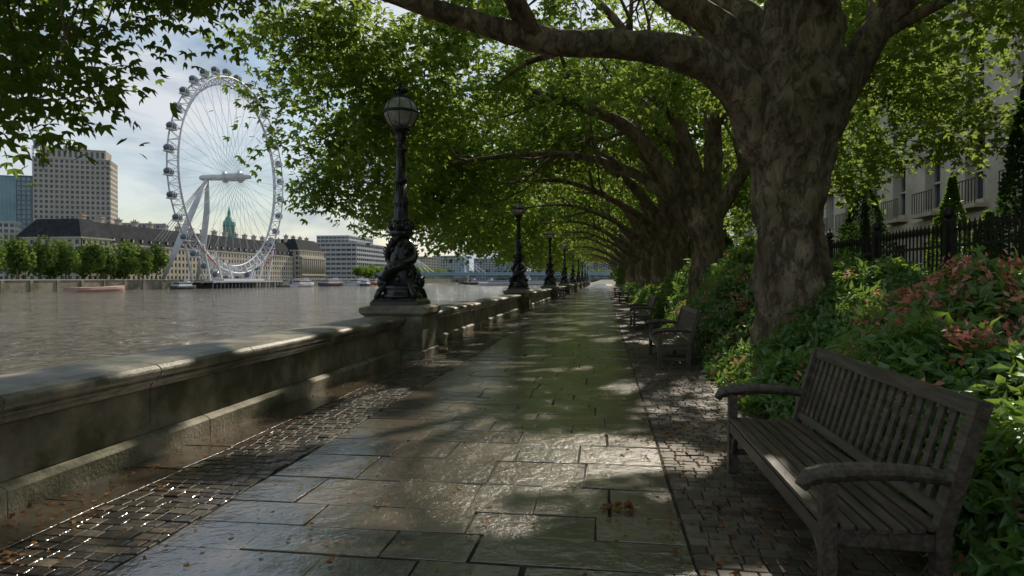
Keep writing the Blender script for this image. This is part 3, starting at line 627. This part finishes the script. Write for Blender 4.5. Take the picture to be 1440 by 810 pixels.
# ---------------------------------------------------------------- buildings
def frame(b,x0,x1,y0,y1,z0,z1,fl,bx_,by_,mw,mgl,pf=.4,bf=.38,pr=.35,core=True,roof=True):
    H=z1-z0; fh=H/fl
    if core: b.box(x0+pr,x1-pr,y0+pr,y1-pr,z0,z1-.2,mgl)
    for i in range(bx_+1):
        w=(x1-x0)/bx_*pf; c=x0+(x1-x0)*i/bx_; a0=max(x0,c-w/2); a1=min(x1,c+w/2)
        b.box(a0,a1,y0,y0+pr*1.3,z0,z1,mw); b.box(a0,a1,y1-pr*1.3,y1,z0,z1,mw)
    for i in range(by_+1):
        w=(y1-y0)/by_*pf; c=y0+(y1-y0)*i/by_; a0=max(y0+.01,c-w/2); a1=min(y1-.01,c+w/2)
        b.box(x0,x0+pr*1.3,a0,a1,z0+.01,z1-.01,mw); b.box(x1-pr*1.3,x1,a0,a1,z0+.01,z1-.01,mw)
    g=.06
    for i in range(fl+1):
        z=z0+fh*i; h=fh*bf; za=max(z0+.02,z-h/2); zb=min(z1-.02,z+h/2)
        b.box(x0+g,x1-g,y0+g,y0+pr*1.2,za,zb,mw); b.box(x0+g,x1-g,y1-pr*1.2,y1-g,za,zb,mw)
        b.box(x0+g,x0+pr*1.2,y0+pr,y1-pr,za,zb,mw); b.box(x1-pr*1.2,x1-g,y0+pr,y1-pr,za,zb,mw)
    if roof: b.box(x0-.3,x1+.3,y0-.3,y1+.3,z1+.01,z1+.8,mw)
def place(b,name,x,y,deg=0): return b.obj(name,None,(x,y,0),math.radians(deg))
def hip(b,x0,x1,y0,y1,z0,z1,ins,m):
    b.frustum((x0+x1)/2,(y0+y1)/2,z0,z1,(x1-x0)/2,(y1-y0)/2,(x1-x0)/2-ins,(y1-y0)/2-ins,m)
b=MB(); X0,X1=-310,-278
frame(b,X0,X1,335,585,0,21,5,8,62,M_port,M_glass,.5,.42,.6); hip(b,X0+.3,X1-.3,335.3,584.7,21.85,33.5,6,M_slate)
for y0,y1,h in ((326,350,23),(585,642,27)):
    frame(b,X0-3,X1+5,y0,y1,0,h,6,9,6 if y1<400 else 14,M_port,M_glass,.5,.4,.6); hip(b,X0-2.6,X1+4.6,y0+.4,y1-.4,h+.85,h+11,7,M_slate)
for y in np.arange(345,640,14.5):
    zt_=33 if y<585 else 37
    b.box(-290,-287,y-1.3,y+1.3,zt_-8,zt_+3.5,M_port); b.box(-290.4,-286.6,y-1.7,y+1.7,zt_+3.5,zt_+4.1,M_port)
    for dy in (-.8,.8): b.lathe([(.35,0),(.35,1.2)],(-288.5,y+dy,zt_+4.1),M_redp,6)
for y in np.arange(342,584,8.06): 
    b.box(-281.5,-278.8,y-.75,y+.75,23,25.2,M_slate); b.box(-278.82,-278.7,y-.5,y+.5,23.4,24.9,M_mull)
for y in np.arange(590,640,4.5):
    b.lathe([(.9,6),(.8,20)],(-272.2,y,0),M_port,10)
b.box(-273.4,-271.2,588,641,20,21.6,M_port); b.box(-273.4,-271.2,588,641,4.5,6,M_port)
b.lathe([(5,30),(5,36),(4,36.2),(4,43),(4.8,43.2),(4.4,46),(2.6,49),(1.2,51),(1.2,54),(.2,58)],(-292,502,0),M_copper,12,False)
for i in range(8): 
    a=i*math.pi/4; b.box(-292+4.1*math.cos(a)-.4,-292+4.1*math.cos(a)+.4,502+4.1*math.sin(a)-.4,502+4.1*math.sin(a)+.4,36,43,M_port)
b.obj('county_hall_building')
b=MB(); frame(b,-27,27,-14,14,0,98,24,15,8,M_shell,M_glass,.42,.42,.5); frame(b,-23,23,-11,11,98.9,106,1,12,6,M_shell,M_glass,.5,.3,.5); b.box(-8,8,-6,6,106,110,M_shell)
place(b,'office_tower',-432,512,27)
b=MB(); frame(b,-13,13,-11,11,0,97,26,9,8,M_blueg,M_blueg,.08,.12,.2); place(b,'glass_tower',-556,578,30)
b=MB(); frame(b,-11,11,-10,10,0,90,22,6,6,M_steel,M_blueg,.18,.2,.5); place(b,'glass_tower',-497,540,28)
b=MB(); frame(b,-2,2,-2,2,0,112,36,1,1,M_steel,M_steel,.14,.08,.3,False,False)
b.beam((0,0,112),(-8,0,138),1.2,1.2,M_white); b.beam((0,0,112),(7,0,116),2,2,M_steel); b.beam((7,0,117),(-8,0,138),.25,.25,M_steel); b.frustum(0,0,110,118,1.5,1.5,.4,.4,M_steel)
place(b,'tower_crane',-470,512,28)
b=MB(); frame(b,-22,22,-12,12,0,50,12,12,6,M_pale,M_glass,.3,.4,.4); place(b,'office_building',-415,565,27)
b=MB(); frame(b,-14,14,-10,10,0,42,10,8,6,M_pale,M_glass,.3,.4,.4); place(b,'office_building',-437,440,32)
b=MB(); frame(b,-12,12,-10,10,0,30,7,8,6,M_port,M_glass,.4,.4,.4); place(b,'office_building',-372,400,32)
b=MB(); frame(b,-320,-262,700,812,0,40,8,10,18,M_pale,M_glass,.12,.5,.7); frame(b,-312,-275,712,790,40.9,48,2,8,12,M_pale,M_glass,.15,.5,.7); b.obj('riverside_office_building')
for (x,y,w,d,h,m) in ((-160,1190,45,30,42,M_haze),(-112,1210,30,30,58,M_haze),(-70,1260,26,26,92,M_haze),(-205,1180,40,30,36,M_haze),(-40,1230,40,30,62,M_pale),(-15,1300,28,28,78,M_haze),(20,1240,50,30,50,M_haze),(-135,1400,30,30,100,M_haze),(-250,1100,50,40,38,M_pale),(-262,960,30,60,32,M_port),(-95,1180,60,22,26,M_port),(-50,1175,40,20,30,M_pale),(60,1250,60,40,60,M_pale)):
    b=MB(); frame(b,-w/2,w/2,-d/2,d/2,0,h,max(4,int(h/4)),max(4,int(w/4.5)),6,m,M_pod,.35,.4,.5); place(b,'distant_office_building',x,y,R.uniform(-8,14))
b=MB(); yb=720
b.box(-245,6,yb-7,yb+7,5.2,7.2,M_bridge); b.box(-245,6,yb-7.4,yb-7,7.2,8.4,M_bridge)
for x in np.arange(-242,6,3.2): b.beam((x,yb-7.2,2.6),(x+1.6,yb-7.2,5.2),.3,.3,M_bridge); b.beam((x+1.6,yb-7.2,5.2),(x+3.2,yb-7.2,2.6),.3,.3,M_bridge)
b.box(-243,4,yb-7.5,yb-6.9,2.2,2.8,M_bridge)
for x in (-205,-150,-95,-40):
    b.box(x-4,x+4,yb-9,yb+9,-6,3,M_bankw); b.frustum(x,yb,3,26,2.6,6,1.2,1.6,M_bridge); b.frustum(x,yb,26,29,.9,.9,.1,.1,M_bridge)
    for s in (-1,1):
        for k in range(1,5): b.beam((x,yb-4,25.5),(x+s*k*6.5,yb-6.8,7.4),.6,.6,M_bridge)
b.obj('river_bridge')
b=MB(); b.box(-237.6,-236.5,-300,1150,-6,.9,M_bankw); b.box(-238,-236.2,-300,1150,.9,1.3,M_port)
for y in np.arange(100,1100,14): b.box(-236.5,-236.1,y,y+1.6,-5,.9,M_bankw)
b.obj('embankment_wall')
def crowns(name,lst,n,ls):
    P=[];T=[];Sz=[];b=MB()
    for (x,y,r,h) in lst:
        nb=26; cc=rng.normal(0,1,(nb,3)); cc=nrmz(cc)*(rng.random(nb)**.4)[:,None]*np.array([r*.75,r*.75,h*.33]); rad=rng.uniform(.28,.48,nb)*r
        k=rng.integers(0,nb,n); d=nrmz(rng.normal(0,1,(n,3))); p=cc[k]+d*(rad[k]*(.75+.3*rng.random(n)))[:,None]
        P.append(p+np.array([x,y,h*.58])); T.append(d+rng.normal(0,.5,(n,3))+np.array([0,0,-.3])); Sz.append(rng.uniform(ls*.6,ls*1.3,n))
        b.tube([(x,y,-.2),(x,y,h*.3),(x,y,h*.6)],[.45,.35,.2],M_bark,8)
        for j in range(6): b.tube([(x,y,h*.28),Vector((x,y,h*.58))+Vector(cc[j])],[.2,.05],M_bark,5)
    P=np.concatenate(P);T=np.concatenate(T);Sz=np.concatenate(Sz); e=empty(name)
    leaves('foliage',P,T,rng.normal(0,.6,(len(P),3))+np.array([0,0,1]),Sz,KITE,M_far,parent=e); b.obj('trunks',e)
lst=[(-247+R.uniform(-2,2),232+i*13.2+R.uniform(-1.5,1.5),6.8+R.uniform(-.8,.8),21+R.uniform(-2.0,2.0)) for i in range(10)]
crowns('distant_trees',lst,3200,1.0)
lst=[(-262+R.uniform(-3,3),243+i*17,6.5,15+R.uniform(-2,2)) for i in range(8)]+[(-250,675+i*13,6.5,16+R.uniform(-2,2)) for i in range(11)]+[(-246,840+i*18,8,17) for i in range(16)]
crowns('distant_trees',lst,1400,1.3)
lst=[(-230+i*15,1165+R.uniform(-5,5),9,15+R.uniform(-2,3)) for i in range(18)]
crowns('distant_trees',lst,900,2.0)
# ---------------------------------------------------------------- observation wheel
b=MB(); wy,wx,wz,wr=400,-230,65,60
def ring(x,r,t,n=96): 
    pts=[(x,wy+r*math.cos(2*math.pi*i/n),wz+r*math.sin(2*math.pi*i/n)) for i in range(n+1)]; b.tube(pts,[t]*len(pts),M_white,6)
ring(wx-3.4,60,.48); ring(wx+3.4,60,.48); ring(wx,55.5,.48)
n=64
P=lambda x,r,i:(x,wy+r*math.cos(2*math.pi*i/n),wz+r*math.sin(2*math.pi*i/n))
for i in range(n):
    b.beam(P(wx-3.4,60,i),P(wx+3.4,60,i),.34,.34,M_white); b.beam(P(wx-3.4,60,i),P(wx+3.4,60,i+1),.28,.28,M_white)
    for s in (-3.4,3.4):
        b.beam(P(wx+s,60,i),P(wx,55.5,i+.5),.32,.32,M_white); b.beam(P(wx+s,60,i+1),P(wx,55.5,i+.5),.32,.32,M_white)
    b.beam(P(wx+(5 if i%2 else -5),2,i),P(wx,55.5,i+.5),.13,.13,M_white)
for i in range(32):
    a=2*math.pi*(i+.5)/32; c=(wx,wy+63.6*math.cos(a),wz+63.6*math.sin(a))
    b.ell(c,(2.0,3.9,2.0),M_pod,12,8)
    for s in (-1.6,0,1.6):
        rr_=2.05*math.sqrt(max(0,1-(s/3.9)**2)); pts=[(c[0]+rr_*math.cos(t*math.pi/5),c[1]+s,c[2]+rr_*math.sin(t*math.pi/5)) for t in range(11)]
        b.tube(pts,[.26]*11,M_white,5)
    b.box(c[0]-1.5,c[0]+1.5,c[1]-2.8,c[1]+2.8,c[2]-2.2,c[2]-1.5,M_white)
    b.beam(P(wx-3.4,60,(i+.5)*2),c,.4,.4,M_white); b.beam(P(wx+3.4,60,(i+.5)*2),c,.4,.4,M_white)
b.tube([(wx-22,wy,wz),(wx-20,wy,wz),(wx-7,wy,wz),(wx-6,wy,wz),(wx+7,wy,wz),(wx+8,wy,wz),(wx+12,wy,wz)],[1.2,1.9,1.9,2.6,2.6,1.6,1.3],M_white,20)
for x in (wx-5,wx+5): b.tube([(x-.6,wy,wz),(x+.6,wy,wz)],[3.6,3.6],M_white,24)
for fy in (wy-18,wy+18): b.tube([(-266,fy,0),(-259,(fy*.75+wy*.25),21),(-252,(fy*.4+wy*.6),45),(wx-17,wy,wz)],[1.0,2.0,1.9,1.2],M_white,14)
for k in (-9,-3,3,9): b.beam((wx-17,wy,wz),(-300,wy+k,1),.3,.3,M_white)
b.box(-236,-218,wy-42,wy+42,-.6,.4,M_pale); b.box(-234,-222,wy-24,wy+24,.4,1.6,M_white)
for y in np.arange(wy-40,wy+41,4): 
    b.beam((-218.3,y,.4),(-218.3,y,1.6),.15,.15,M_white); b.lathe([(.5,-6),(.5,-.6)],(-219.5,y,0),M_steel,8)
b.beam((-218.3,wy-42,1.6),(-218.3,wy+42,1.6),.15,.15,M_white)
for s in (-1,1):
    for q in (10,22,34):
        b.beam((wx+5.5,wy+s*q,.5),(wx+5.5,wy+s*(q+7),9+q*.35),1.0,1.0,M_white); b.beam((wx-5.5,wy+s*q,.5),(wx-5.5,wy+s*(q+7),9+q*.35),1.0,1.0,M_white)
        b.beam((wx+5.7,wy+s*(q-5),6+q*.12),(wx+5.7,wy+s*(q+10),9+q*.3),.6,.6,M_redp if q==34 else M_white)
b.obj('ferris_wheel')
def boat(name,cx,cy,L,Wd,H,hd,mh,cabin=True,mc=M_white,ms=M_redp):
    b=MB(); n=12; rows=[]
    for i in range(n+1):
        t=i/n; wv=Wd/2*(min(1,(1-t)*3.2)**.6 if t>.69 else 1)*(.85+.15*min(1,t*5)); sh=H*(1+.35*max(0,t-.6)/.4)
        y=-L/2+L*t; rows.append([(-wv*.6,y,-.6),(-wv,y,sh*.55),(-wv*1.02,y,sh),(wv*1.02,y,sh),(wv,y,sh*.55),(wv*.6,y,-.6)])
    vs=[p for r in rows for p in r]; fs=[]
    for i in range(n):
        for k in range(6): fs.append((i*6+k,i*6+(k+1)%6,(i+1)*6+(k+1)%6,(i+1)*6+k))
    fs+= [tuple(range(6))[::-1],tuple(n*6+k for k in range(6))]; b.add(vs,fs,mh)
    b.box(-Wd*.515,Wd*.515,-L/2,L*.2,H*.93,H*1.06,ms)
    if cabin:
        c0,c1=-L*.38,L*.18; b.box(-Wd*.36,Wd*.36,c0,c1,H,H+1.1,mc); b.box(-Wd*.34,Wd*.34,c0+.1,c1-.1,H+1.1,H+2.0,M_glass)
        for y in np.arange(c0+.2,c1,1.8): b.box(-Wd*.355,Wd*.355,y,y+.3,H+1.05,H+2.05,mc)
        b.box(-Wd*.4,Wd*.4,c0-.4,c1+.6,H+2.0,H+2.25,mc); b.box(-Wd*.22,Wd*.22,c1-3,c1-.6,H+2.25,H+3.9,mc); b.box(-Wd*.23,Wd*.23,c1-2.9,c1-.5,H+2.9,H+3.5,M_glass)
        b.beam((0,c0+1,H+2.2),(0,c0+1,H+6),.12,.12,M_steel)
    b.obj(name,None,(cx,cy,-4),hd)
boat('river_barge',-216,268,34,7,1.9,.06,M_wash,False,ms=M_wash); boat('tour_boat',-222,338,20,5,1.6,.0,M_hull,ms=M_steel)
boat('tour_boat',-202,440,34,7,2.2,.05,M_white); boat('tour_boat',-200,485,38,8,2.4,0,M_hull); boat('tour_boat',-196,530,38,8,2.6,.04,M_white,ms=M_hull)
boat('tour_boat',-198,578,34,8,2.4,0,M_redp); boat('tour_boat',-180,500,26,6.5,2,.2,M_hull,ms=M_white); boat('tour_boat',-90,560,30,6.5,2,1.35,M_white,ms=M_hull); boat('tour_boat',-62,600,34,7,2.2,1.5,M_white,ms=M_hull); boat('tour_boat',-120,640,30,7,2,1.4,M_hull)
b=MB(); b.box(-222,-212,440,610,-4.4,-2.9,M_steel); b.box(-221,-214,452,600,1.2,1.7,M_pale)
for y in np.arange(454,600,6): b.box(-220.6,-220.2,y,y+.4,-2.9,1.2,M_white); b.box(-214.8,-214.4,y,y+.4,-2.9,1.2,M_white)
for y in (470,520,570): b.box(-219,-216,y,y+9,-2.9,.6,M_redp if y==520 else M_white)
b.beam((-236,480,1.5),(-221,492,-2.6),1.8,.9,M_white); b.beam((-236,560,1.5),(-221,572,-2.6),1.8,.9,M_white)
for y in (440,500,560,608): b.lathe([(.5,-6),(.5,3),(.1,3.8)],(-211,y,0),M_steel,8)
b.obj('river_pier')
# ---------------------------------------------------------------- mansion block on the right
b=MB()
def mansion(b,x0,x1,y0,y1,fl,fh,bays,zg=0):
    pr=.5; H=fl*fh; bw=(y1-y0)/bays
    b.box(x0+pr,x1,y0+.4,y1-.4,zg,H-.1,M_glass)
    for i in range(bays+1):
        c=y0+bw*i; b.box(x0,x0+pr+.1,max(y0,c-bw*.29),min(y1,c+bw*.29),zg,H,M_facade)
    for f in range(fl+1):
        z=f*fh; za=max(zg+.01,z-fh*.17); zb=min(H-.01,z+fh*.2); b.box(x0+.04,x0+pr+.08,y0+.02,y1-.02,za,zb,M_facade)
    for f in range(fl):
        for i in range(bays):
            c=y0+bw*(i+.5); hw=bw*.21; za=f*fh+fh*.2; zb=f*fh+fh*.83
            b.box(x0-.10,x0+.3,c-hw-.12,c+hw+.12,za-.14,za+.02,M_facade)
            b.box(x0-.06,x0+.3,c-hw-.16,c+hw+.16,zb,zb+.2,M_facade)
            b.box(x0+.34,x0+.42,c-.04,c+.04,za,zb,M_mull); b.box(x0+.33,x0+.41,c-hw,c+hw,(za+zb)/2-.04,(za+zb)/2+.04,M_mull)
            for s in (-1,1): b.box(x0+.34,x0+.42,c+s*hw-.05,c+s*hw+.05,za,zb,M_mull)
            if f in (1,3):
                b.box(x0-.5,x0,c-hw-.25,c+hw+.25,za-.32,za-.16,M_facade)
                for k in range(9): yy=c-hw-.2+(2*hw+.4)*k/8; b.box(x0-.47,x0-.44,yy-.012,yy+.012,za-.16,za+.75,M_rail)
                b.box(x0-.48,x0-.43,c-hw-.22,c+hw+.22,za+.75,za+.8,M_rail)
    for z,o,h in ((fh*1.0,.22,.3),(H-fh,.25,.3),(H,.55,.5)): b.box(x0-o,x0+.2,y0-o*.5,y1+o*.5,z-.05,z+h,M_facade)
    b.box(x0,x1,y0,y0+.39,zg,H,M_facade); b.box(x0,x1,y1-.39,y1,zg,H,M_facade)
    hip(b,x0+.4,x1,y0+.4,y1-.4,H+.52,H+3.5,2.5,M_slate)
    for i in range(0,bays,2):
        c=y0+bw*(i+.5); b.box(x0+.6,x0+2.4,c-.8,c+.8,H+.5,H+2.6,M_facade); b.box(x0+.57,x0+.6,c-.5,c+.5,H+.8,H+2.2,M_glass)
mansion(b,14.5,30,17,80,4,3.9,18); mansion(b,10.5,30,-8,16.4,2,4.4,7)
b.obj('mansion_building')
